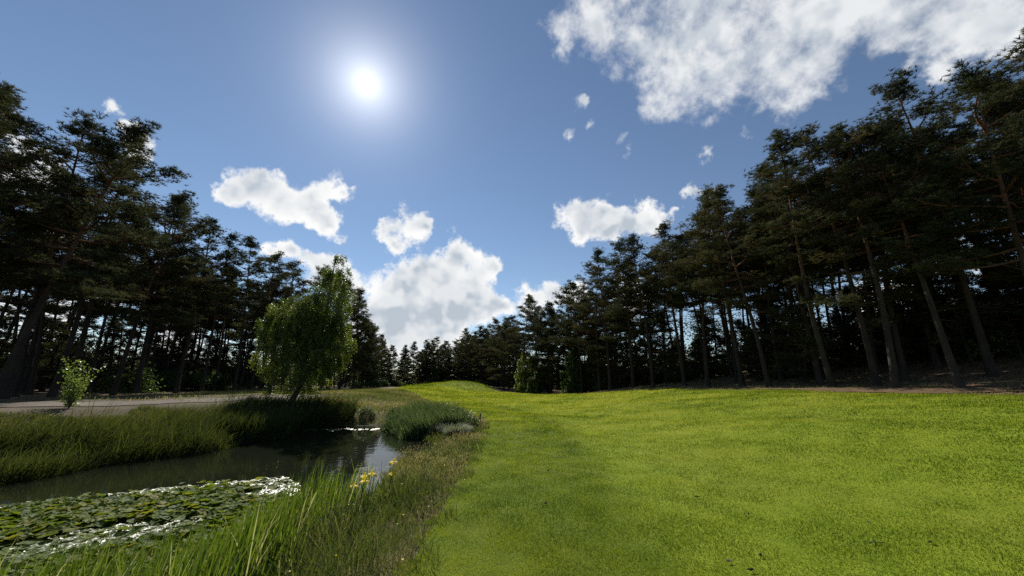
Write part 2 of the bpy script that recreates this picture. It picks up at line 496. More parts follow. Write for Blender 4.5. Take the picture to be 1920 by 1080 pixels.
xs = np.concatenate([-grow(16, .3, 1.07, 900)[::-1], np.arange(-16, 9, .3), grow(8.7, .3, 1.07, 900)])
ys = np.concatenate([-grow(3, .4, 1.15, 200)[::-1], np.arange(-3, 30, .33), grow(29.7, .33, 1.03, 130), grow(130, 3.5, 1.12, 1500)])
X, Y, q = grid(xs, ys)
Z = H(X, Y)
mb = MB(); mb.add(np.stack([X, Y, Z], -1), q)
ground = mb.build('ground', m_ground(), smooth=True)
woodm = np.maximum(ss(-3.0, 0.5, X - right_edge(Y)), ss(-3.0, 1.0, left_edge(Y) - X))
woodm = np.maximum(woodm, ss(112, 122, Y))
float_attr(ground.data, 'wood', woodm)
bare = ss(3.4, 5.0, pond_sd(X, Y) + .9 * vnoise(X, Y, 1.7, 61)) * (1 - ss(-13.2, -12.2, X + .8 * vnoise(X, Y, 2.3, 62))) * (1 - ss(27, 33, Y)) * (1 - .75 * ss(-1.5, 1.5, left_edge(Y) - X + 3 * vnoise(X, Y, 2.9, 63)))
float_attr(ground.data, 'bare', bare)
float_attr(ground.data, 'mud', 1 - ss(.1, 1.3, pond_sd(X, Y)))
tag(ground, 'brown rough ground and forest floor around the fairway and pond', 'ground', kind='structure')

FL_Y = [-8, 3, 10, 16, 19, 22, 25, 30, 42, 62, 85, 105, 118]
FL_X = [-.8, -.95, -1.0, -1.15, -1.5, -2.4, -3.4, -5.2, -10, -19, -24, -27, -30]
fair_left = lambda y: np.interp(y, FL_Y, FL_X)
fair_right = lambda y: right_edge(y) - 2.2 + .5 * np.sin(np.asarray(y) * .37) + .3 * np.sin(np.asarray(y) * 1.1)
CUT_Y = [-8, 4, 12, 18, 23.4, 30, 48, 80, 118]
CUT_X = [1.2, 1.5, 2.2, 2.1, 1.3, -.6, -6, -16, -22]

ys = np.concatenate([np.arange(-6, 30, .33), grow(29.7, .33, 1.022, 117)])
us = np.linspace(0, 1, 110) ** 1.25
Yg = np.repeat(ys[:, None], len(us), 1)
Xg = fair_left(ys)[:, None] + (fair_right(ys) - fair_left(ys))[:, None] * us[None, :]
i = np.arange(len(ys) - 1)[:, None] * len(us); j = np.arange(len(us) - 1)[None, :]
q = np.stack([i + j, i + j + 1, i + len(us) + j + 1, i + len(us) + j], -1).reshape(-1, 4)
mb = MB(); mb.add(np.stack([Xg, Yg, H(Xg, Yg) + .022], -1), q)
fairway = mb.build('fairway', m_fairway(), smooth=True)
float_attr(fairway.data, 'cut', ss(-.45, .45, Xg - np.interp(Yg, CUT_Y, CUT_X)) * (1 - .7 * ss(78, 86, Yg)))
tag(fairway, 'mown green fairway sweeping away between the two pine woods', 'fairway', kind='structure')


def strip(name, pts, widths, mat, label, cat, lift=.026, n=90, wob=.25):
    pts = np.array(pts, float); t = np.linspace(0, len(pts) - 1, n)
    cx = np.interp(t, range(len(pts)), pts[:, 0]); cyy = np.interp(t, range(len(pts)), pts[:, 1]); w = np.interp(t, range(len(pts)), widths)
    k = np.ones(9) / 9
    cx = np.convolve(np.pad(cx, 4, 'edge'), k, 'valid'); cyy = np.convolve(np.pad(cyy, 4, 'edge'), k, 'valid')
    tx, ty = np.gradient(cx), np.gradient(cyy); l = np.hypot(tx, ty) + 1e-9
    u = np.linspace(-1, 1, 9)
    e = 1 + wob * np.sin(t * 5.3)[:, None] * (u > 0) + wob * np.sin(t * 7.1 + 1)[:, None] * (u < 0) + .1 * np.sin(t * 19)[:, None]
    X = cx[:, None] - (ty / l)[:, None] * u * w[:, None] * e * .5; Y = cyy[:, None] + (tx / l)[:, None] * u * w[:, None] * e * .5
    i = np.arange(n - 1)[:, None] * 9; j = np.arange(8)[None, :]
    q = np.stack([i + j, i + j + 1, i + 10 + j, i + 9 + j], -1).reshape(-1, 4)
    mb = MB(); mb.add(np.stack([X, Y, H(X, Y) + lift], -1), q)
    return tag(mb.build(name, mat, smooth=True), label, cat, kind='structure')


M_PATH = m_sand('path_sand', (.062, .050, .038), (.20, .165, .13))
M_SAND = m_sand('bunker_sand', (.42, .37, .30), (.55, .49, .40))
strip('path', [(-60, 10), (-36, 11), (-25, 12.5), (-19, 15.5), (-17, 19), (-16.3, 23), (-15.5, 27), (-14.6, 31)], [5.5, 5.5, 5, 4.4, 3.8, 3.2, 2.8, 1.2], M_PATH,
      'grey sandy track along the edge of the wood behind the pond', 'path', wob=.22)
strip('bunker', [(-16.5, 36), (-14.5, 35.3), (-12.2, 35.6)], [.5, 2.2, .4], M_SAND, 'small pale sand patch in the yellow rough beyond the birch', 'sand', n=40)
strip('bunker', [(-28, 93), (-25, 92), (-22, 92)], [.5, 3.0, .5], M_SAND, 'faint strip of sand at the far end beside the green mound', 'sand', n=40, lift=.06)
strip('bare_strip', [(24, 13), (21.3, 17), (19.4, 20.5), (18.2, 24), (17.4, 28)], [.6, 1.2, 1.4, 1.0, .4], m_sand('needle_litter', (.085, .052, .030), (.17, .108, .062)),
      'bare brown strip of needle litter along the edge of the fairway', 'bare ground', n=60, lift=.05)

# water
m, nt, N, L = new_mat('pond_water')
b = N('ShaderNodeBsdfPrincipled'); b.inputs['Base Color'].default_value = (.012, .014, .008, 1); b.inputs['Roughness'].default_value = .03; b.inputs['IOR'].default_value = 1.33
geo = N('ShaderNodeNewGeometry')
no = N('ShaderNodeTexNoise'); no.inputs['Scale'].default_value = 2.2; no.inputs['Detail'].default_value = 3; L(geo.outputs['Position'], no.inputs['Vector'])
bp = N('ShaderNodeBump'); bp.inputs['Strength'].default_value = .10; bp.inputs['Distance'].default_value = .05; L(no.outputs[0], bp.inputs['Height']); L(bp.outputs[0], b.inputs['Normal'])
o = N('ShaderNodeOutputMaterial'); L(b.outputs[0], o.inputs[0])
M_WATER = m
mb = MB()
gx, gy, q = grid(np.linspace(-15.5, -1.2, 30), np.linspace(-.5, 22, 46))
mb.add(np.stack([gx, gy, np.full_like(gx, WATER_Z)], -1), q)
tag(mb.build('water', M_WATER, smooth=True), 'dark still water of the pond', 'water', kind='structure')

# ------------------------------------------------------------------ pines
def pine_proto(seed, hh, cb, lmax, bend=.5, dense=1.0, low_dead=8):
    """a Scots pine: bare leaning trunk, whorled limbs, flat layered needle pads. Returns (trunk mesh, crown mesh, dead branch mesh)"""
    rng = np.random.default_rng(seed)
    tr, cr, dd = MB(), MB(), MB()
    n = 18
    s = np.linspace(0, 1, n)
    ph = rng.uniform(0, 6.28, 2)
    path = np.stack([bend * (np.sin(s * 3.0 + ph[0]) - math.sin(ph[0])) * s, bend * (np.sin(s * 2.4 + ph[1]) - math.sin(ph[1])) * s, s * hh - .25], 1)
    r0 = .0098 * hh
    rad = r0 * (1 - .86 * s) * (1 + .55 * np.exp(-s * hh / .55))
    tube(tr, path, rad, 12, s)
    at = lambda t: np.array([np.interp(t, s, path[:, k]) for k in range(3)])
    # dead stubs below the crown
    for _ in range(low_dead):
        t = rng.uniform(.16, cb + .08); a = rng.uniform(0, 6.28); ln = rng.uniform(.5, 2.2)
        p0 = at(t); u = np.linspace(0, 1, 5)
        dirv = np.array([math.cos(a), math.sin(a), rng.uniform(-.3, .25)])
        pp = p0 + u[:, None] * dirv * ln + np.stack([.12 * np.sin(u * 4 + a), .12 * np.cos(u * 5), -.15 * u * u * ln], 1) * u[:, None]
        tube(tr, pp, .032 * (1 - .8 * u), 5, .12)
    pads = []
    nl = int(34 * dense)
    for k in range(nl):
        g = (k + rng.uniform(0, .9)) / nl
        t = cb + (1 - cb) * g * .985
        a = k * 2.39996 + rng.uniform(-.7, .7)
        prof = (.62 + .38 * math.sin(math.pi * min(1, g * .85 + .18))) * (1 - g ** 2.6) + .10
        ln = lmax * prof * rng.uniform(.55, 1.25)
        el = R(-12 + 58 * g ** 1.4 + rng.uniform(-12, 12))
        u = np.linspace(0, 1, 7)
        hx = ln * u * math.cos(el); hz = ln * (u * math.sin(el) + .22 * u ** 2.5)
        wig = .12 * ln * np.sin(u * rng.uniform(3, 6) + rng.uniform(0, 6))  * u
        p0 = at(t)
        pp = p0 + np.stack([hx * math.cos(a) - wig * math.sin(a), hx * math.sin(a) + wig * math.cos(a), hz], 1)
        r = max(.02, .020 * ln + .012)
        tube(tr, pp, r * (1 - .85 * u), 5, min(1, t + .1))
        m_ = max(3, int(ln * 3.2 * dense))
        for _ in range(m_):
            v = rng.uniform(.38, 1.04)
            c = np.array([np.interp(min(v, 1), u, pp[:, q_]) for q_ in range(3)])
            spread = .34 * ln * (1.05 - abs(v - .7)) * rng.uniform(-1, 1)
            c = c + np.array([-math.sin(a) * spread, math.cos(a) * spread, rng.uniform(-.12, .25)])
            if abs(spread) > .5:
                b0 = np.array([np.interp(max(.2, v - .25), u, pp[:, q_]) for q_ in range(3)])
                tube(tr, np.stack([b0, (b0 + c) / 2 + np.array([0, 0, .06]), c]), [.018, .013, .006], 4, min(1, t + .1))
            pads.append((c, rng.uniform(.34, .72), rng.uniform(.14, .26)))
    top = at(.985)
    for _ in range(10):
        pads.append((top + rng.normal(size=3) * np.array([.45, .45, .35]), rng.uniform(.3, .5), rng.uniform(.18, .3)))
    C, D, T, LN = [], [], [], []
    for c, rr, rz in pads:
        # tufts in the pad, each a burst of needle sprays
        nt_ = int(16 * rr / .5)
        tc = c + rng.normal(size=(nt_, 3)) * np.array([rr * .5, rr * .5, rz * .55])
        tint = rng.uniform(.15, .85)
        per = 13
        dirs = rng.normal(size=(nt_, per, 3)); dirs[:, :, 2] = np.abs(dirs[:, :, 2]) * .8 + .1
        dirs = norm(dirs)
        C.append(np.repeat(tc, per, 0)); D.append(dirs.reshape(-1, 3)); T.append(np.clip(np.full(nt_ * per, tint) + rng.normal(size=nt_ * per) * .12, 0, 1))
        LN.append(rng.uniform(.15, .31, nt_ * per))
    C, D, T, LN = map(np.concatenate, (C, D, T, LN))
    sprigs(cr, C, D, LN, LN * .15, T, rng)
    return tr.mesh('trunk', M_BARK, True), cr.mesh('crown', M_NEEDLE)


PROTO = [pine_proto(11, 18.5, .30, 3.6, .35, .98), pine_proto(12, 20, .44, 3.3, .5, .92), pine_proto(13, 17.5, .36, 3.8, .3, .95), pine_proto(14, 19.5, .55, 2.9, .6, .88),
         pine_proto(15, 18.0, .24, 4.0, .4, 1.05), pine_proto(16, 21, .46, 3.3, .45, .92), pine_proto(17, 17, .60, 2.4, .7, .85), pine_proto(18, 19, .34, 3.5, .9, .95)]
PROTO_H = [18.5, 20, 17.5, 19.5, 18.0, 21, 17, 19]
# full-crowned pines with limbs to low down for the edges of the wood, and young ones for the shade beneath
PROTO += [pine_proto(21, 18, .14, 3.7, .4, 1.5, 5), pine_proto(22, 19, .18, 3.5, .3, 1.5, 5), pine_proto(23, 8, .10, 2.3, .3, 1.0, 4), pine_proto(24, 9, .2, 2.0, .5, .9, 6)]
PROTO_H += [18, 19, 8, 9]
proto_root = {}


def pine(x, y, kind, height, label, group, tilt=(0, 0), rz=None, name='pine_tree', cat='pine'):
    sc = height / PROTO_H[kind]
    if kind not in proto_root:
        t, c = PROTO[kind]
        r = link(name, None); r.empty_display_size = .5
        link('trunk', t, r); link('crown', c, r)
        proto_root[kind] = r
    else:
        r = dup(proto_root[kind])
        r.name = name
    r.location = (x, y, H1(x, y))
    r.rotation_euler = (R(tilt[0]), R(tilt[1]), rnd.uniform(0, 6.28) if rz is None else rz)
    r.rotation_mode = 'XYZ'
    r.scale = (sc * rnd.uniform(.94, 1.1),) * 2 + (sc,)
    for k in ('group',):
        if k in r: del r[k]
    return tag(r, label, cat, group)


placed = []


def free(x, y, d):
    return all((x - a) ** 2 + (y - b) ** 2 > d * d for a, b in placed)


def in_view(x, y, margin=0.0):
    return y > 2 and -1.72 * y - margin < x < 1.72 * y + margin


ORD = ['first', 'second', 'third', 'fourth', 'fifth', 'sixth', 'seventh', 'eighth', 'ninth', 'tenth', 'eleventh', 'twelfth', 'thirteenth', 'fourteenth', 'fifteenth', 'sixteenth',
       'seventeenth', 'eighteenth', 'nineteenth', 'twentieth', 'twenty-first', 'twenty-second', 'twenty-third', 'twenty-fourth', 'twenty-fifth', 'twenty-sixth', 'twenty-seventh', 'twenty-eighth', 'twenty-ninth', 'thirtieth']

# front row beyond the track, nearest first: (y, offset behind the edge, kind, height, lean towards the fairway in degrees)
LEFT_FRONT = [(13.0, 2.0, 3, 12.5, 5), (15.2, .6, 1, 14.5, 7), (17.6, 2.2, 4, 16.0, 2), (19.2, .0, 2, 17.0, 6), (21.8, 1.4, 0, 18.2, 1), (24.6, .4, 7, 18.2, 4), (27.6, 1.6, 1, 18.2, 1), (30.2, .2, 2, 18.0, 2),
              (33.5, 1.0, 0, 18.4, 1), (36.8, .3, 5, 18.0, 0), (40.5, .8, 5, 17.5, 1), (44.5, .2, 3, 18.3, 0), (49, 1.2, 2, 18.6, 0), (54, .4, 4, 19.0, 1), (59, -1.5, 0, 19.5, 0), (64.5, -2.0, 8, 20.0, 0),
              (70, -2.0, 2, 20.5, 0), (76, -2.5, 9, 20.0, 0), (83, -2.0, 8, 15.0, 0), (91, -1.0, 9, 13.5, 0), (99, .5, 8, 13.5, 0), (107, .3, 4, 12.5, 0)]
for i, (y, off, k, h, ln) in enumerate(LEFT_FRONT):
    x = float(left_edge(y)) - off
    lab = ('pine by the track, %s in the front row from the frame edge' % ORD[i]) if i > 2 else \
        ['thick pine trunk beside the track, leaning inward at the frame edge', 'broad pine leaning strongly over the sandy track near the frame edge', 'dark forked looking pine just beyond the two leaning trunks by the track'][i]
    pine(x, y, k, h, lab, 'pines in the wood behind the track', tilt=(0, ln))
    placed.append((x, y))

# front row on the fairway's other side, nearest first
RIGHT_FRONT = [(14.5, 3.5, 5, 16.0, -3), (16.5, 1.6, 2, 15.8, -3), (18.4, .2, 1, 15.5, -4), (20.0, 4.6, 0, 18.6, -1), (20.6, 0.1, 3, 16.5, -5), (22.4, 1.2, 4, 17.5, -1), (24.0, .3, 3, 17.0, -9), (26.0, 1.6, 1, 17.8, -3),
               (28.4, .2, 7, 17.5, -2), (31.5, .8, 5, 18.0, -2), (34.5, .2, 1, 17.2, -2), (37.8, .8, 5, 17.0, -1), (40.8, .3, 3, 17.5, -1), (44.2, 1.0, 0, 17.8, -1), (47.5, .3, 5, 18.2, 0), (51.0, .8, 4, 17.5, -2),
               (55.0, .3, 2, 16.5, 0), (59.5, .9, 0, 17.2, 0), (64.5, .3, 8, 16.0, 0), (69.5, .8, 1, 17.5, 0), (74.0, .0, 3, 19.0, 0), (79.5, .8, 4, 15.8, 0), (86.0, .2, 8, 16.5, 0), (93, .6, 2, 16.5, 0), (101, .3, 9, 16.0, 0),
               (109, .4, 4, 15.5, 0)]
for i, (y, off, k, h, ln) in enumerate(RIGHT_FRONT):
    x = float(right_edge(y)) + off
    lab = 'pine by the fairway, %s in the front row from the frame edge' % ORD[i]
    if i == 3: lab = 'tallest pine by the fairway, its pointed crown standing above its neighbours'
    if i == 6: lab = 'grey pine trunk leaning steeply over the bare strip at the fairway edge'
    if i == 20: lab = 'lone pine top poking above the tree line beside the big cloud'
    pine(x, y, k, h, lab, 'pines in the wood along the fairway', tilt=(0, ln))
    placed.append((x, y))

# a near pine whose limb reaches into the top corner
pine(30.5, 16.5, 3, 19.5, 'near pine whose bare limbs reach in from the upper frame edge', 'pines in the wood along the fairway', tilt=(0, -3))
placed.append((30.5, 16.5))

count = 0
for side, lo, hi, depth, want, dmin, label, group in (
        ('l', 12, 70, 22, 66, 2.0, 'slim pine in the crowd of trunks behind the sandy track', 'pines in the wood behind the track'),
        ('l', 70, 125, 16, 24, 3.2, 'distant pine in the dark wood beyond the birch', 'distant pines beyond the birch'),
        ('r', 13, 48, 18, 56, 2.2, 'slim pine deep in the dark wood along the fairway', 'pines in the wood along the fairway'),
        ('r', 48, 120, 14, 44, 2.8, 'distant pine packed in the tree line along the fairway', 'distant pines along the fairway')):
    got = tries = 0
    while got < want and tries < 6000:
        tries += 1
        y = rnd.uniform(lo, hi); off = rnd.uniform(2.2, depth)
        x = float(left_edge(y)) - off if side == 'l' else float(right_edge(y)) + off
        if not in_view(x, y, 1) or not free(x, y, dmin): continue
        placed.append((x, y)); got += 1
        k = rnd.choice([1, 3, 5, 6, 3, 6, 3])
        pine(x, y, k, rnd.uniform(13.8, 17.6), label, group, tilt=(rnd.uniform(-2.5, 2.5), rnd.uniform(-3, 3)))
# the far end
got = tries = 0
while got < 44 and tries < 6000:
    tries += 1
    y = rnd.uniform(118, 142); x = rnd.uniform(-58, -4)
    if not free(x, y, 2.8): continue
    placed.append((x, y)); got += 1
    pine(x, y, rnd.choice([8, 9, 8, 4, 2, 0]), rnd.uniform(10.5, 15.5) + max(0, x + 34) * .12, 'far pine closing off the end of the fairway', 'far pines at the end of the fairway',
         tilt=(rnd.uniform(-2, 2), rnd.uniform(-2, 2)))

# young pines in the shade
for side, lo, hi, d0, d1, want, label, group in (('l', 16, 70, 6, 24, 30, 'young dark pine in the shade behind the sandy track', 'young pines behind the track'),
                                                 ('r', 26, 90, 1.2, 16, 66, 'young dark pine in the shade along the fairway', 'young pines along the fairway'),
                                                 ('r', 14, 26, 7, 16, 16, 'young dark pine on the shaded slope above the bare strip', 'young pines on the slope')):
    got = tries = 0
    while got < want and tries < 4000:
        tries += 1
        y = rnd.uniform(lo, hi); off = rnd.uniform(d0, d1)
        x = float(left_edge(y)) - off if side == 'l' else float(right_edge(y)) + off
        if not in_view(x, y, 0) or not free(x, y, 1.3): continue
        placed.append((x, y)); got += 1
        pine(x, y, rnd.choice([10, 11]), rnd.uniform(4.0, 8.5), label, group, tilt=(rnd.uniform(-3, 3), rnd.uniform(-3, 3)), name='young_pine', cat='young pine')

# the wood closing the view far behind the trunks
rng = np.random.default_rng(55)
mb = MB(); stems = MB()
ring = []
for y in np.arange(6, 150, .55):
    ring.append((float(left_edge(y)) - rng.uniform(26, 34), y, 9.0)); ring.append((float(left_edge(y)) - rng.uniform(20, 30), y, 4.5)); ring.append((float(right_edge(y)) + rng.uniform(16, 28), y, 14.0)); ring.append((float(right_edge(y)) + rng.uniform(14, 26), y, 6.0))
for x in np.arange(-85, 5, .55):
    ring.append((x, rng.uniform(140, 154), 11.0)); ring.append((x, rng.uniform(140, 154), 5.0))
for x, y, top in ring:
    if not in_view(x, y, 3): continue
    m_ = 7
    hz = top * rng.uniform(.25, 1.0) * rng.uniform(0, 1, m_) ** 1.1 + .4
    c = np.stack([x + rng.normal(size=m_) * .9, y + rng.normal(size=m_) * .9, H1(x, y) + hz], 1)
    per = 34
    pc = np.repeat(c, per, 0) + rng.normal(size=(m_ * per, 3)) * np.array([.8, .8, .45])
    sprigs(mb, pc, norm(rng.normal(size=pc.shape) + np.array([0, 0, .3])), rng.uniform(.25, .6, len(pc)), .2, np.clip(np.repeat(rng.uniform(.1, .9, m_), per) + rng.normal(size=len(pc)) * .12, 0, 1), rng)
tag(mb.build('far_wood', M_NEEDLE), 'far dark wood closing the view behind the pine trunks', 'wood', kind='stuff')

# ------------------------------------------------------------------ shrubs and broadleaved trees
def shrub_proto(seed, n, mat, leaf=.11, h=1.0):
    rng = np.random.default_rng(seed)
    st, fo = MB(), MB()
    for _ in range(9):
        a = rng.uniform(0, 6.28); u = np.linspace(0, 1, 5); r = rng.uniform(.2, .75)
        tube(st, np.stack([r * math.cos(a) * u ** 1.3, r * math.sin(a) * u ** 1.3, -.05 + u * rng.uniform(.6, .95) * h], 1), .022 * (1 - .8 * u), 5)
    cl = rng.normal(size=(26, 3)); cl = norm(cl) * rng.uniform(.35, 1, (26, 1)) ** .6
    cl[:, 2] = np.abs(cl[:, 2]) * .8 * h + .12; cl[:, :2] *= .85
    ci = rng.integers(0, 26, n)
    c = cl[ci] + rng.normal(size=(n, 3)) * .15
    c[:, 2] = np.maximum(c[:, 2], .02)
    d = norm(rng.normal(size=(n, 3)) + np.array([0, 0, .25]))
    leaves(fo, c, d, rng.uniform(.7, 1.3, n) * leaf, leaf * .62, np.clip(rng.uniform(.1, .9, 26)[ci] + rng.normal(size=n) * .15, 0, 1), rng)
    return st.mesh('stem', M_BARK, True), fo.mesh('foliage', mat)


SHRUB = [shrub_proto(31, 2600, M_BROAD), shrub_proto(32, 2200, M_BROAD), shrub_proto(33, 3000, M_BROAD, .09, 1.3)]


def shrub(x, y, size, label, group=None, kind=0, name='shrub', zs=1.0, cat='shrub'):
    st, fo = SHRUB[kind]
    r = link(name, None); link('stem', st, r); link('foliage', fo, r)
    r.location = (x, y, H1(x, y)); r.rotation_euler = (0, 0, rnd.uniform(0, 6.28)); r.scale = (size, size, size * zs)
    return tag(r, label, cat, group)


for k in range(34):
    y = rnd.uniform(14, 62); x = float(left_edge(y)) - rnd.uniform(3, 26)
    if in_view(x, y): shrub(x, y, rnd.uniform(1.0, 2.3), 'green undergrowth shrub among the trunks behind the track', 'undergrowth shrubs behind the track', rnd.randrange(3))
for k in range(44):
    y = rnd.uniform(15, 75); x = float(right_edge(y)) + rnd.uniform(2.5 if y > 27 else 8, 20)
    if in_view(x, y): shrub(x, y, rnd.uniform(.9, 2.2), 'dark undergrowth shrub among the trunks along the fairway', 'undergrowth shrubs along the fairway', rnd.randrange(3))
for k in range(30):
    y = rnd.uniform(95, 125); x = float(left_edge(y)) + rnd.uniform(-1, 3) if k < 10 else rnd.uniform(-36, -14) if k < 22 else float(right_edge(y)) + rnd.uniform(-.5, 2)
    if k >= 10 and k < 22: y = rnd.uniform(114, 122)
    shrub(x, y, rnd.uniform(1.0, 2.4), 'low dark bush at the far end of the fairway', 'low bushes at the far end of the fairway', rnd.randrange(3))
shrub(-9.2, 21.2, .75, 'low dark bush at the foot of the birch by the water', None, 1, 'bush', .8, 'bush')
shrub(-8.0, 21.6, .6, 'rounded dark bush on the far pond bank below the rough', None, 2, 'bush', .7, 'bush')
shrub(-6.3, 20.9, .5, 'small pointed dark bush on the bank beside the rush clump', None, 2, 'bush', 1.2, 'bush')
shrub(-33.0, 82, 2.0, 'round dark bush at the wood corner beyond the birch', None, 0, 'bush', .7, 'bush')


def broadleaf(name, x, y, lobes, trunk_pts, trunk_r, n_strand, mat, bark, label, cat, leaf=.085, droop=1.0, seed=5, group=None):
    """a broadleaved tree whose twigs hang in strands: lobes are (dx, dy, z, rx, ry, rz)"""
    rng = np.random.default_rng(seed)
    r = link(name, None); r.location = (x, y, H1(x, y))
    tr, fo = MB(), MB()
    for pts, r0 in zip(trunk_pts, trunk_r):
        pts = np.array(pts, float); t = np.linspace(0, len(pts) - 1, 16)
        pp = np.stack([np.interp(t, range(len(pts)), pts[:, k]) for k in range(3)], 1)
        kk = np.ones(3) / 3
        pp[1:-1] = np.stack([np.convolve(pp[:, k], kk, 'valid') for k in range(3)], 1)
        tube(tr, pp, r0 * (1 - .85 * np.linspace(0, 1, 16)), 9, np.linspace(0, .8, 16))
    vol = np.array([l[3] * l[4] * l[5] for l in lobes]); pick = rng.choice(len(lobes), n_strand, p=vol / vol.sum())
    Lb = np.array(lobes)[pick]
    u = norm(rng.normal(size=(n_strand, 3))) * rng.uniform(.15, 1.08, (n_strand, 1)) ** .45
    c0 = Lb[:, :3] + u * Lb[:, 3:]
    # clumps: pull strands towards shared twig ends so that gaps open between them
    tw = c0[rng.integers(0, n_strand, n_strand // 9)]
    near = np.array([np.argmin(((tw - c) ** 2).sum(1)) for c in c0])
    c0 = c0 * .45 + tw[near] * .55 + rng.normal(size=c0.shape) * .07
    twt = rng.uniform(.1, .9, len(tw))
    for c, tid in zip(tw[::2], range(0, len(tw), 2)):
        stem = np.array(trunk_pts[tid % len(trunk_pts)], float)
        zc = c[2] - .7
        j = np.array([np.interp(zc, stem[:, 2], stem[:, k]) for k in range(3)])
        mid = (j + c) / 2 + np.array([0, 0, .3])
        tube(tr, np.stack([j, mid, c]), [.03, .02, .006], 4, .5)
    nl = 20
    ln = rng.uniform(.35, 1.0, n_strand) * droop
    s = np.linspace(0, 1, nl)
    out = norm(np.concatenate([u[:, :2], np.zeros((n_strand, 1))], 1))
    P = c0[:, None, :] + out[:, None, :] * (.25 * np.sqrt(s))[None, :, None] * ln[:, None, None] + np.array([0, 0, -1.0]) * (s ** 1.2)[None, :, None] * ln[:, None, None]
    P = P.reshape(-1, 3) + rng.normal(size=(n_strand * nl, 3)) * .045
    P[:, 2] = np.maximum(P[:, 2], .15)
    d = norm(rng.normal(size=P.shape) + np.array([0, 0, -.7]))
    tint = np.clip(np.repeat(twt[near], nl) + rng.normal(size=len(P)) * .18, 0, 1)
    leaves(fo, P, d, rng.uniform(.7, 1.3, len(P)) * leaf, leaf * .7, tint, rng)
    tr.build('trunk', bark, r, True); fo.build('crown', mat, r)
    return tag(r, label, cat, group)


broadleaf('birch_tree', -12.55, 22.0,
          [(-.4, 0, 4.2, 1.7, 1.7, 1.8), (1.6, .1, 5.6, 1.25, 1.3, 2.7), (1.5, 0, 3.4, 1.6, 1.6, 1.7), (.35, -.2, 1.9, 2.0, 1.5, 1.45), (.9, 0, 4.6, 1.4, 1.4, 1.6), (-1.2, 0, 5.3, .75, .8, .8), (-1.3, .2, 3.2, 1.1, 1.2, 1.4),
           (1.75, 0, 8.0, .75, .7, .9), (2.35, 0, 7.3, .35, .4, .7), (.2, 0, 6.0, .7, .7, .7), (-1.7, 0, 4.3, .7, .8, .7), (2.4, 0, 2.6, .8, .9, .9)],
          [[(0, 0, -.2), (.5, 0, .9), (1.0, 0, 2.2), (1.3, 0, 4.2), (1.5, 0, 6.5), (1.6, 0, 8.6)], [(.45, 0, .8), (.35, .1, 2.2), (0, .1, 3.8), (-.4, 0, 5.6)], [(.8, 0, 1.5), (1.4, .2, 2.8), (2.2, .2, 4.8)]],
          [.17, .09, .08], 4700, M_BIRCH, M_BIRCH_BARK, 'weeping green birch leaning over the pond bank, in front of the dark pines', 'birch', .08, .7)
# pale broadleaved trees at the wood's edge in the middle distance
for i, (x, y, h, w, lab) in enumerate([(2.2, 70, 8.6, 1.9, 'pale green birch at the wood edge, the taller of two below the lone pine top'), (4.3, 66, 5.2, 1.5, 'shorter green birch standing by the taller pale one'),
                                       (9.0, 56, 7.5, 1.7, 'slim green broadleaf tree against the dark trunks along the fairway'), (-33, 88, 7.5, 2.6, 'wide grey green tree at the dark wood corner beyond the birch'),
                                       (-24, 117, 7.0, 1.6, 'small lit tree standing before the far pines, behind the mound')]):
    broadleaf('broadleaf_tree', x, y, [(0, 0, h * .55, w * .8, w * .8, h * .3), (.3, 0, h * .8, w * .5, w * .5, h * .2), (-.4, 0, h * .28, w, w, h * .25), (.6, .2, h * .45, w * .7, w * .7, h * .2)],
              [[(0, 0, -.2), (.1, 0, h * .5), (.2, 0, h * .95)]], [.11], 520, M_BROAD if i != 0 else M_BIRCH, M_BARK, lab, 'tree', .17, .9, 60 + i)

# sapling by the track
rng = np.random.default_rng(77)
sap = link('sapling', None); sx, sy = -16.2, 14.3
sap.location = (sx, sy, H1(sx, sy))
st, fo = MB(), MB()
for k in range(11):
    a = rng.uniform(0, 6.28); u = np.linspace(0, 1, 6); ln = rng.uniform(.8, 1.75); r_ = rng.uniform(.1, .6)
    pp = np.stack([r_ * math.cos(a) * u ** 1.2, r_ * math.sin(a) * u ** 1.2, ln * u - .05], 1)
    tube(st, pp, .014 * (1 - .8 * u), 5)
    nn = 110
    v = rng.uniform(.12, 1.05, nn)
    c = np.stack([np.interp(np.minimum(v, 1), u, pp[:, q_]) for q_ in range(3)], 1) + rng.normal(size=(nn, 3)) * .085
    leaves(fo, c, norm(rng.normal(size=(nn, 3)) + np.array([0, 0, .5])), rng.uniform(.05, .1, nn), .055, rng.uniform(0, 1, nn), rng)
st.build('stem', M_BARK, sap, True); fo.build('foliage', M_SAPLING, sap)
tag(sap, 'small bright leafy sapling in the tall grass beside the sandy track', 'sapling')

# ------------------------------------------------------------------ grass and reeds
def scatter(n, x0, x1, y0, y1, keep, rng):
    x = rng.uniform(x0, x1, n); y = rng.uniform(y0, y1, n)
    k = keep(x, y)
    return x[k], y[k]


def patchy(x, y, s=1.0):
    return .5 + .25 * np.sin(x * 1.7 * s + 1.3 * np.sin(y * .9 * s)) + .25 * np.sin(y * 2.1 * s + 1.7 * np.sin(x * 1.1 * s))


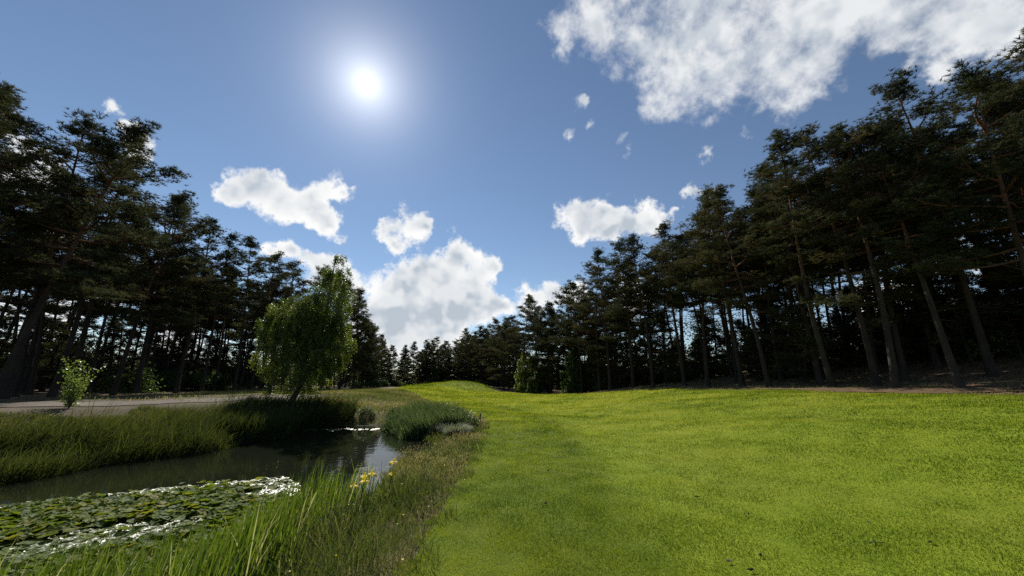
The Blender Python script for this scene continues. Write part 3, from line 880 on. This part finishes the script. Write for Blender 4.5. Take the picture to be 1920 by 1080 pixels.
# mown blades over the fairway, thinning with distance as the turf blurs into the sheet below
rng = np.random.default_rng(101)
n = 900000
d = np.exp(rng.uniform(math.log(2.6), math.log(118), n)); az = rng.uniform(R(-32), R(60), n)
x, y = d * np.sin(az), d * np.cos(az)
k = (x > fair_left(y) - .05 + .12 * np.sin(y * 9)) & (x < fair_right(y)) & (y > 1.5)
x, y, d = x[k], y[k], d[k]; n = len(x)
cut = ss(-.5, .5, x - np.interp(y, CUT_Y, CUT_X))
h = np.maximum(.022, d * .0028) * rng.uniform(.55, 1.3, n) * (1.25 - .3 * cut) * (1 + .9 * vnoise(x, y, .35, 9))
w = np.maximum(.0045, d * .0011)
fa = rng.uniform(0, 6.28, n); la = rng.uniform(0, 6.28, n); ln_ = rng.uniform(.1, .9, n)
P = np.stack([x, y, H(x, y) + .02], 1)
side = np.stack([np.cos(fa), np.sin(fa), np.zeros(n)], 1) * (w * .5)[:, None]
tip = P + np.stack([np.cos(la) * ln_ * h, np.sin(la) * ln_ * h, h], 1)
cx_ = x - np.interp(y, CUT_Y, CUT_X)
track = np.exp(-((cx_ + .75) / .55) ** 2) * (1 - ss(16, 26, y))
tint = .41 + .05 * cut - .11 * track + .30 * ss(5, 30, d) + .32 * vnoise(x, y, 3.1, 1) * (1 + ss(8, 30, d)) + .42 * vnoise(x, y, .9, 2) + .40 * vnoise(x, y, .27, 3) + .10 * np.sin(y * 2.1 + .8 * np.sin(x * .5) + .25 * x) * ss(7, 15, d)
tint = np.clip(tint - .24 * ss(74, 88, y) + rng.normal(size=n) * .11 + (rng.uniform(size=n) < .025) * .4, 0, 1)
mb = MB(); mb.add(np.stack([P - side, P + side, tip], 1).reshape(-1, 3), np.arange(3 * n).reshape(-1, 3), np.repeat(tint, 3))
tag(mb.build('grass', M_TURF), 'short mown grass blades covering the fairway', 'grass', kind='stuff')

# the unmown right bank between fairway and water
rng = np.random.default_rng(102)
mb = MB()
x, y = scatter(90000, -6.5, -.6, 2, 22, lambda x, y: (pond_sd(x, y) > .1) & (x < fair_left(y) + .12 + .15 * np.sin(y * 5)), rng)
n = len(x); sd = pond_sd(x, y)
dd_ = np.hypot(x, y)
hh = (.12 + (.36 - .19 * ss(6.0, 8.5, y)) * ss(0, .9, np.abs(x - fair_left(y)))) * rng.uniform(.5, 1.3, n) * (1 - .3 * ss(14, 20, y)) * (1 + 1.0 * vnoise(x, y, .6, 51))
brown = ss(-.05, .3, vnoise(x, y, 1.6, 21) + .2 * (y < 5.5)) * .30
blades(mb, np.stack([x, y, H(x, y) - .01], 1), hh, np.maximum(.006, dd_ * .0012), rng.uniform(0, 6.28, n), rng.uniform(.1, .7, n), np.clip(brown + rng.normal(size=n) * .2 + .2, 0, 1), rng, rng.uniform(0, .3, n))
# seed heads
drift = ss(-.05, .22, vnoise(x, y, 1.6, 21) + .25 * ss(8, 14, y) - .12 + .25 * (y < 5.5))
k = rng.uniform(size=n) < .015 + .16 * drift
c = np.stack([x, y, H(x, y)], 1)[k]; hk = np.minimum(hh[k] * 1.25, .6)
nn = len(c)
for q_ in range(3):
    sprigs(mb, c + np.stack([rng.normal(size=nn) * .03, rng.normal(size=nn) * .03, hk * (.8 + .12 * q_)], 1), norm(rng.normal(size=(nn, 3)) * .4 + np.array([.2, 0, 1.])), rng.uniform(.02, .05, nn), np.maximum(.006, np.hypot(c[:, 0], c[:, 1]) * .0012), rng.uniform(.7, 1, nn), rng)
fm = MB(); k = np.nonzero((rng.uniform(size=len(x)) < .0035) & (y < 12))[0]
for c in np.stack([x, y, H(x, y)], 1)[k]:
    a = np.linspace(0, 6.283, 6, endpoint=False) + rng.uniform(0, 1); cc = c + np.array([0, 0, rng.uniform(.15, .42)]); r_ = rng.uniform(.008, .014)
    fm.add(np.concatenate([[cc + np.array([0, 0, -.004])], cc + np.stack([r_ * np.cos(a), r_ * np.sin(a), rng.uniform(-.004, .006, 6)], 1)]), [(0, 1 + i, 1 + (i + 1) % 6) for i in range(6)], rng.uniform(0, 1))
tag(fm.build('wildflowers', leaf_mat('wildflower_petal', [(0, (.75, .55, .02)), (.55, (.75, .6, .05)), (.6, (.7, .7, .62)), (1, (.75, .75, .7))], trans=.3)), 'tiny yellow and white wildflowers speckling the bank grass', 'wildflowers', kind='stuff')
tag(mb.build('meadow_grass', M_MEADOW), 'unmown brownish seeding grass on the bank between fairway and water', 'grass', kind='stuff')

# the tall grass on the far bank, blown over towards the fairway
rng = np.random.default_rng(103)
mb = MB()
x, y = scatter(230000, -24, -7, 2.5, 21.5, lambda x, y: (pond_sd(x, y) > -.35) & (pond_sd(x, y) < 4.7 - 2.4 * ss(15, 20, y) + .5 * np.sin(y * 1.7)) & (x < -8.6), rng)
n = len(x); sd = pond_sd(x, y)
hh = (.34 + .42 * patchy(x, y, .6)) * rng.uniform(.45, 1.25, n) * (1 - .72 * ss(1.8, 4.6, sd)) * (1 + .25 * ss(10, 16, y)) * np.where(rng.uniform(size=n) < .14, 1.8, 1.05) * (1 + .8 * vnoise(x, y, .8, 31))
blades(mb, np.stack([x, y, H(x, y) - .02], 1), hh, np.full(n, .015), rng.normal(size=n) * .9, rng.uniform(.15, .75, n), np.clip(.27 + .30 * ss(1.5, 5, sd) + .2 * (patchy(x, y, 1.1) - .5) + rng.normal(size=n) * .17, 0, 1), rng, rng.uniform(0, .25, n))
tag(mb.build('tall_grass', M_BANK), 'tall windblown grass on the far pond bank below the track', 'grass', kind='stuff')
# denser dark reeds by the birch
mb = MB()
x, y = scatter(30000, -13.5, -8.6, 14.5, 21.5, lambda x, y: (pond_sd(x, y) > -.5) & (pond_sd(x, y) < 1.6), rng)
n = len(x)
blades(mb, np.stack([x, y, H(x, y) - .02], 1), rng.uniform(.5, 1.25, n), np.full(n, .020), rng.normal(size=n) * .8, rng.uniform(.1, .5, n), np.clip(rng.uniform(0, .4, n), 0, 1), rng, rng.uniform(0, .2, n))
tag(mb.build('reeds', M_BANK), 'dense dark reeds at the water edge beneath the birch', 'reeds', kind='stuff')
# rushes at the pond's far corner
rng = np.random.default_rng(104)
mb = MB()
x, y = scatter(40000, -7, -1.2, 15, 22, lambda x, y: (pond_sd(x, y) > -.7) & (pond_sd(x, y) < 1.9) & (x > -6.2 + .25 * (y - 17)) & (x < fair_left(y) - .2) & (y > 15.6), rng)
n = len(x)
blades(mb, np.stack([x, y, H(x, y) - .02], 1), rng.uniform(.55, 1.15, n) * (1 - .5 * ss(-2.8, -1.4, x)), np.full(n, .028), rng.uniform(0, 6.28, n), rng.uniform(.1, .6, n), np.clip(rng.beta(1.3, 2.2, n), 0, 1), rng, rng.uniform(0, .4, n))
tag(mb.build('rushes', M_RUSH), 'grey green rushes in a thick clump at the far corner of the pond', 'rushes', kind='stuff')
# dry rough beyond the pond
rng = np.random.default_rng(105)
mb = MB()
x, y = scatter(120000, -30, -1.5, 19.5, 60, lambda x, y: (pond_sd(x, y) > .3) & (x < fair_left(y) + .3 * np.sin(y * 3)) & (x > left_edge(y) + 2) & ~((x < -13) & (y < 33) & (rng.uniform(size=len(x)) < .93)), rng)
n = len(x)
blades(mb, np.stack([x, y, H(x, y) - .01], 1), rng.uniform(.05, .2, n) * (1 + .4 * patchy(x, y, .5)), np.full(n, .03), rng.uniform(0, 6.28, n), rng.uniform(.1, .8, n), np.clip(.2 + .55 * patchy(x, y, .35) + rng.normal(size=n) * .2, 0, 1), rng)
x, y = scatter(110000, 0, 32, 11, 70, lambda x, y: (x > fair_right(y) - .35 + .3 * np.sin(y * 4)) & (x < right_edge(y) + 5) & (rng.uniform(size=len(x)) < .15 + .85 * patchy(x, y, .9)), rng)
n = len(x)
blades(mb, np.stack([x, y, H(x, y) - .01], 1), rng.uniform(.04, .2, n), np.full(n, .02), rng.uniform(0, 6.28, n), rng.uniform(.1, .9, n), np.clip(.45 + .4 * patchy(x, y, .5) + rng.normal(size=n) * .2, 0, 1), rng)
tag(mb.build('rough_grass', M_MEADOW), 'yellowish rough grass beyond the pond and beneath the trees beside the fairway', 'grass', kind='stuff')
# foreground reeds
rng = np.random.default_rng(106)
mb = MB()
x, y = scatter(46000, -6.5, -1.4, 1.6, 8.6, lambda x, y: (pond_sd(x, y) > -.5 - 3.1 * (1 - ss(3.0, 7.2, y)) + .3 * np.sin(y * 2.3)) & (pond_sd(x, y) < .35) & (rng.uniform(size=len(x)) < .4 + .6 * ss(-.15, .2, vnoise(x, y, .5, 41))) & (rng.uniform(size=len(x)) < 1 - .85 * ss(6.0, 7.6, y)) & ~((x > -2.95) & (y > 5.2) & (rng.uniform(size=len(x)) < .85)), rng)
n = len(x)
blades(mb, np.stack([x, y, H(x, y)], 1), rng.uniform(.5, 1.2, n) * (1 - .25 * ss(5, 8, y)), rng.uniform(.009, .018, n), rng.normal(size=n) * 1.1 + .3, rng.uniform(.05, .36, n) ** 1.2, np.where(rng.uniform(size=n) < .05, 1.0, np.clip(rng.beta(2, 2.4, n), 0, .95)), rng, rng.uniform(0, .3, n))
tag(mb.build('reeds', M_REED), 'bright green reeds growing from the water before the lily mat', 'reeds', kind='stuff')

# pale grey tufts
for x, y, s, lab in ((-2.35, 15.4, .52, 'pale silvery grass tuft below the rushes at the water'), (-1.95, 14.3, .42, 'smaller pale silvery tuft nearer the fairway, beside its twin')):
    rng = np.random.default_rng(int(y * 10))
    mb = MB(); n = 2600
    a = rng.uniform(0, 6.28, n); r_ = np.sqrt(rng.uniform(0, 1, n)) * s * .6
    P = np.stack([x + r_ * np.cos(a), y + r_ * np.sin(a), np.zeros(n)], 1); P[:, 2] = H(P[:, 0], P[:, 1])
    blades(mb, P, rng.uniform(.5, 1.1, n) * s, np.full(n, .016), a + rng.normal(size=n) * .4, rng.uniform(.3, .95, n), rng.uniform(0, 1, n), rng, rng.uniform(.1, .6, n))
    tag(mb.build('grass_tuft', M_SILVER), lab, 'grass tuft')

# ------------------------------------------------------------------ water lilies
def m_pad(name, rough, spec):
    m, nt, N, L = new_mat(name)
    oi = N('ShaderNodeObjectInfo'); a = N('ShaderNodeAttribute'); a.attribute_name = 'tint'
    c = ramp_node(nt, a.outputs['Fac'], [(0, (.055, .095, .010)), (.6, (.11, .155, .016)), (1, (.18, .18, .03))])
    geo = N('ShaderNodeNewGeometry')
    no = N('ShaderNodeTexNoise'); no.inputs['Scale'].default_value = 9; no.inputs['Detail'].default_value = 2; L(geo.outputs['Position'], no.inputs['Vector'])
    bp = N('ShaderNodeBump'); bp.inputs['Strength'].default_value = .8; bp.inputs['Distance'].default_value = .06; L(no.outputs[0], bp.inputs['Height'])
    b = N('ShaderNodeBsdfPrincipled'); L(c, b.inputs['Base Color']); b.inputs['Roughness'].default_value = rough; b.inputs['Specular IOR Level'].default_value = spec; L(bp.outputs[0], b.inputs['Normal'])
    t = N('ShaderNodeBsdfTranslucent'); k = N('ShaderNodeMix'); k.data_type = 'RGBA'; k.blend_type = 'MULTIPLY'; k.inputs[0].default_value = 1; L(c, k.inputs[6]); k.inputs[7].default_value = (1.8, 1.7, .9, 1); L(k.outputs[2], t.inputs[0])
    mx = N('ShaderNodeMixShader'); mx.inputs[0].default_value = .38; L(b.outputs[0], mx.inputs[1]); L(t.outputs[0], mx.inputs[2])
    o = N('ShaderNodeOutputMaterial'); L(mx.outputs[0], o.inputs[0])
    return m


M_PAD = m_pad('lily_leaf', .42, 1.0)
M_PAD_UP = m_pad('standing_lily_leaf', .65, .12)


def pad_geo(rng, cup):
    """a round leaf with its notch and a wavy rim: verts, faces"""
    k = 15
    a = np.linspace(.22, 2 * math.pi - .22, k)
    rim = 1 + .06 * np.sin(a * 3 + rng.uniform(0, 6)) + .03 * np.sin(a * 7)
    z = cup * .22 * np.abs(np.sin(a * .5 + .8)) + .05 * np.sin(a * rng.integers(3, 6) + rng.uniform(0, 6)) * (.4 + cup)
    v = [(0.06, 0, .0)] + [(.55 * r * math.cos(t), .55 * r * math.sin(t), zz * .25) for r, t, zz in zip(rim, a, z)] + [(r * math.cos(t), r * math.sin(t), zz) for r, t, zz in zip(rim, a, z)]
    tri = [(0, 1 + i, 2 + i) for i in range(k - 1)]
    quad = [(1 + i, 1 + k + i, 2 + k + i, 2 + i) for i in range(k - 1)]
    return np.array(v), np.array(tri), np.array(quad)


LILY = np.array([(-10.4, 6.9), (-9.0, 7.3), (-7.2, 8.4), (-6.2, 8.9), (-5.3, 9.4), (-4.6, 8.8), (-4.1, 8.0), (-3.1, 7.2), (-2.7, 6.2), (-2.5, 4.6), (-2.8, 2.6), (-8, 2.6), (-11.5, 4.6)], float)


def inside(poly, x, y):
    r = np.zeros(len(x), bool)
    for i in range(len(poly)):
        ax, ay = poly[i]; bx, by = poly[(i + 1) % len(poly)]
        r ^= ((ay > y) != (by > y)) & (x < (bx - ax) * (y - ay) / (by - ay + 1e-12) + ax)
    return r


rng = np.random.default_rng(301)
x, y = scatter(17000, -11.5, -2.4, 2.6, 9.6, lambda x, y: inside(LILY, x, y) & (pond_sd(x, y) < -.02) & (x > -1.75 * y - .5), rng)
n = len(x)
# where the leaves stand up out of the water; elsewhere they lie flat and shine
edge = np.interp(x, [-11, -9, -7.2, -6.2, -5.3, -4.6, -2.5], [6.5, 7.0, 8.05, 8.5, 8.6, 8.2, 6.4])
u_ = (x + 5.9) * .8 + (y - 5.7) * .6; v_ = -(x + 5.9) * .6 + (y - 5.7) * .8
flat = (y > edge - .15 + .12 * np.sin(x * 3)) | ((u_ / 1.45) ** 2 + (v_ / (.58 + .1 * np.sin(x * 5))) ** 2 < 1) | ((x > -5.2) & (x < -3.9) & (y > 7.75)) | (((x + 3.2) / .5) ** 2 + ((y - 6.9) / .5) ** 2 < 1)
raised = np.where(flat, rng.uniform(size=n) < .05, rng.uniform(size=n) < .93)
order = np.argsort(np.hypot(x, y))
GEO = [[pad_geo(rng, c) for _ in range(4)] for c in (.12, 1.0)]
pad_meshes = []
for ci in (0, 1):
    row = []
    for g in GEO[ci]:
        for t in ((.15, .4, .7) if ci == 0 else (.05, .35, .6, .95)):
            mbp = MB(); mbp.add(g[0], g[1], t); mbp.f.append(g[2]); row.append(mbp.mesh('lily_pad', (M_PAD, M_PAD_UP)[ci], True))
    pad_meshes.append(row)
mat_mb = MB(); up_faces = []
made = 0
for rank, i in enumerate(order):
    up = bool(raised[i])
    s = rng.uniform(.045, .085) * (1.1 if up else 1.0)
    z = WATER_Z + .008 + rank * 1.2e-6 + (rng.uniform(.0, .02) if not up else rng.uniform(.01, .09))
    tilt = rng.uniform(.05, .55) if up else rng.uniform(0, .24)
    rot = Matrix.Rotation(rng.uniform(0, 6.28), 4, 'Z') @ Matrix.Rotation(tilt, 4, 'X') @ Matrix.Rotation(rng.uniform(0, 6.28), 4, 'Z')
    pick_big = made < 300 and in_view(x[i], y[i]) and math.hypot(x[i], y[i]) > 5.6
    if pick_big:
        o = link('lily_pad', pad_meshes[int(up)][rng.integers(0, len(pad_meshes[int(up)]))])
        o.matrix_world = Matrix.Translation((x[i], y[i], z)) @ rot @ Matrix.Scale(s, 4)
        if up: tag(o, 'green water lily leaf standing up out of the mat behind the reeds', 'lily pad', 'upright lily leaves near the reeds')
        else: tag(o, 'flat shining water lily leaf lying on the pond behind the reeds', 'lily pad', 'flat lily leaves near the reeds')
        made += 1
    else:
        g = GEO[int(up)][rng.integers(0, 4)]
        up_faces += [int(up)] * (len(g[1]) + len(g[2]))
        v = g[0] @ np.array(rot.to_3x3()).T * s + np.array([x[i], y[i], z])
        mat_mb.add(v, g[1], rng.uniform(0, 1) if up else rng.uniform(.1, .7)); mat_mb.f.append(g[2] + mat_mb.n - len(v))
for q_ in range(80):  # flat pads added at the far end to give a white glint line
    yy = 18.9 + rng.normal() * .25; xx = rng.uniform(-10.2, -5.6)
    if pond_sd(np.array([xx]), np.array([yy]))[0] > -.05: continue
    rot = Matrix.Rotation(rng.uniform(0, .2), 4, 'X') @ Matrix.Rotation(rng.uniform(0, 6.28), 4, 'Z')
    g = GEO[0][rng.integers(0, 4)]; up_faces += [0] * (len(g[1]) + len(g[2]))
    v = g[0] @ np.array(rot.to_3x3()).T * rng.uniform(.04, .09) + np.array([xx, yy, WATER_Z + .01 + q_ * 1e-5])
    mat_mb.add(v, g[1], .4); mat_mb.f.append(g[2] + mat_mb.n - len(v))
lily_mat = mat_mb.build('lily_mat', M_PAD, smooth=True)
lily_mat.data.materials.append(M_PAD_UP); lily_mat.data.polygons.foreach_set('material_index', np.array(up_faces, np.int32))
tag(lily_mat, 'mass of water lily leaves floating across the near end of the pond, plus pads added as a far glint line', 'water lilies', kind='stuff')

# ------------------------------------------------------------------ irises
def plain(name, col, rough=.6, trans=0.0):
    m, nt, N, L = new_mat(name)
    no = N('ShaderNodeTexNoise'); no.inputs['Scale'].default_value = 9
    c = ramp_node(nt, no.outputs[0], [(.3, tuple(v * .8 for v in col)), (.7, col)])
    b = N('ShaderNodeBsdfPrincipled'); L(c, b.inputs['Base Color']); b.inputs['Roughness'].default_value = rough
    o = N('ShaderNodeOutputMaterial')
    if trans:
        t = N('ShaderNodeBsdfTranslucent'); L(c, t.inputs[0])
        mx = N('ShaderNodeMixShader'); mx.inputs[0].default_value = trans; L(b.outputs[0], mx.inputs[1]); L(t.outputs[0], mx.inputs[2]); L(mx.outputs[0], o.inputs[0])
    else: L(b.outputs[0], o.inputs[0])
    return m


M_YELLOW = plain('iris_petal', (.82, .64, .03), .6, .35)
M_STEM = plain('iris_stem', (.07, .12, .02), .5)


def iris(x, y, h, seed, label):
    rng = np.random.default_rng(seed)
    r = link('iris_plant', None); r.location = (x, y, H1(x, y))
    st = MB(); u = np.linspace(0, 1, 6)
    tube(st, np.stack([.05 * u * u, .02 * np.sin(u * 3), h * u - .03], 1), .008 - .003 * u, 6)
    st.build('stem', M_STEM, r, True)
    lf = MB(); n = 9; a = rng.uniform(0, 6.28, n)
    blades(lf, np.stack([.05 * np.cos(a), .05 * np.sin(a), np.full(n, -.03)], 1), rng.uniform(.6, 1.0, n) * h, np.full(n, .026), a, rng.uniform(.1, .4, n), rng.uniform(.2, .6, n), rng, 0)
    lf.build('foliage', M_REED, r)
    fl = MB()
    c = np.array([.05, 0, h - .02])
    for k in range(3):                                # three drooping falls
        a = k * 2.094 + rng.uniform(-.2, .2); d = np.array([math.cos(a), math.sin(a), 0]); sdv = np.array([-math.sin(a), math.cos(a), 0])
        rows = []
        for t, w_, z in ((0, .008, 0), (.025, .022, .022), (.05, .036, .016), (.07, .030, -.012), (.078, .010, -.04)):
            rows += [c + d * t + sdv * w_ * -1 + np.array([0, 0, z]), c + d * t * 1.06 + np.array([0, 0, z + .004]), c + d * t + sdv * w_ + np.array([0, 0, z])]
        q = [(3 * i + j, 3 * i + j + 1, 3 * i + j + 4, 3 * i + j + 3) for i in range(4) for j in range(2)]
        fl.add(rows, q)
        a += 1.047; d = np.array([math.cos(a), math.sin(a), 0]); sdv = np.array([-math.sin(a), math.cos(a), 0])
        rows = []
        for t, w_, z in ((0, .006, 0), (.014, .014, .03), (.016, .014, .055), (.006, .004, .075)):
            rows += [c + d * t - sdv * w_ + np.array([0, 0, z]), c + d * t + sdv * w_ + np.array([0, 0, z])]
        fl.add(rows, [(2 * i, 2 * i + 1, 2 * i + 3, 2 * i + 2) for i in range(3)])
    o = fl.build('flower', M_YELLOW, r, True)
    s = 1.05; r.scale = (s, s, 1.0)
    return tag(r, label, 'iris', 'yellow irises at the water edge')


iris(-2.52, 6.4, 0.55, 1, 'yellow iris standing lowest, next to the water and apart from the pair')
iris(-2.4, 6.5, 0.66, 2, 'yellow iris of the close pair, the one behind')
iris(-2.34, 6.35, 0.62, 3, 'yellow iris of the close pair, the one in front')
iris(-2.27, 6.45, 0.7, 4, 'tall yellow iris just above the close pair')
iris(-2.1, 7, 0.72, 5, 'tallest yellow iris, standing alone towards the fairway')
iris(-2.06, 6.85, 0.58, 6, 'yellow iris just below the tallest one towards the fairway')

# ------------------------------------------------------------------ stakes and twigs
M_WOOD = plain('weathered_stake', (.075, .055, .04), .9)


def stake(x, y, h, label, lean=0):
    r = link('stake', None); r.location = (x, y, H1(x, y)); r.rotation_euler = (0, R(lean), 0)
    p = MB(); tube(p, np.array([(0, 0, -.15), (0, 0, h * .5), (.004, 0, h - .02), (.004, 0, h)]), np.array([.035, .034, .033, .026]), 8)
    p.build('post', M_WOOD, r, True)
    c = MB(); a = np.linspace(0, 2 * math.pi, 8, endpoint=False)
    v = np.concatenate([[(0.004, 0, h + .012)], np.stack([.026 * np.cos(a) + .004, .026 * np.sin(a), np.full(8, h)], 1)])
    c.add(v, [(0, 1 + i, 1 + (i + 1) % 8) for i in range(8)]); c.build('cap', M_WOOD, r)
    return tag(r, label, 'stake', 'wooden stakes at the pond corner')


stake(-1.33, 16.3, .50, 'dark wooden stake standing alone at the fairway edge by the pond corner', 2)
stake(-2.35, 17.0, .62, 'thin wooden stake beside the rushes, the taller of the pair', -3)
stake(-2.6, 17.3, .55, 'thin wooden stake beside the rushes, the shorter of the pair', 4)
for x, y, s, lab in ((3.62, 4.3, 1.0, 'small dark twig lying on the fairway near the bottom edge'), (2.9, 8.6, .8, 'tiny dark twig lying on the mown grass farther out')):
    t = MB(); u = np.linspace(0, 1, 6)
    tube(t, np.stack([x + u * .13 * s, y + .02 * np.sin(u * 5), H(x + u * .13 * s, y + u * 0) + .045 + .01 * u], 1), .006 * (1 - .6 * u), 5)
    tube(t, np.stack([x + .05 * s + u * .03, y + u * .06 * s, H(x + u * 0, y + u * 0) + .05], 1), .004 * (1 - .6 * u), 4)
    tag(t.build('twig', M_WOOD), lab, 'twig')
rng = np.random.default_rng(401)
mb = MB()
for _ in range(46):
    d_ = math.exp(rng.uniform(math.log(4), math.log(26))); a_ = rng.uniform(R(-6), R(48)); x, y = d_ * math.sin(a_), d_ * math.cos(a_)
    if x < float(fair_left(y)) + .3: continue
    c = np.array([x, y, H1(x, y) + .05]); r_ = rng.uniform(.012, .03)
    v = norm(rng.normal(size=(8, 3))) * r_ * np.array([1.4, 1, .5]) + c
    mb.add(v, [(0, 1, 2, 3), (4, 5, 6, 7), (0, 1, 5, 4), (2, 3, 7, 6)])
tag(mb.build('litter', M_WOOD), 'dark crumbs of soil and leaf litter dotted over the mown grass', 'litter', kind='stuff')
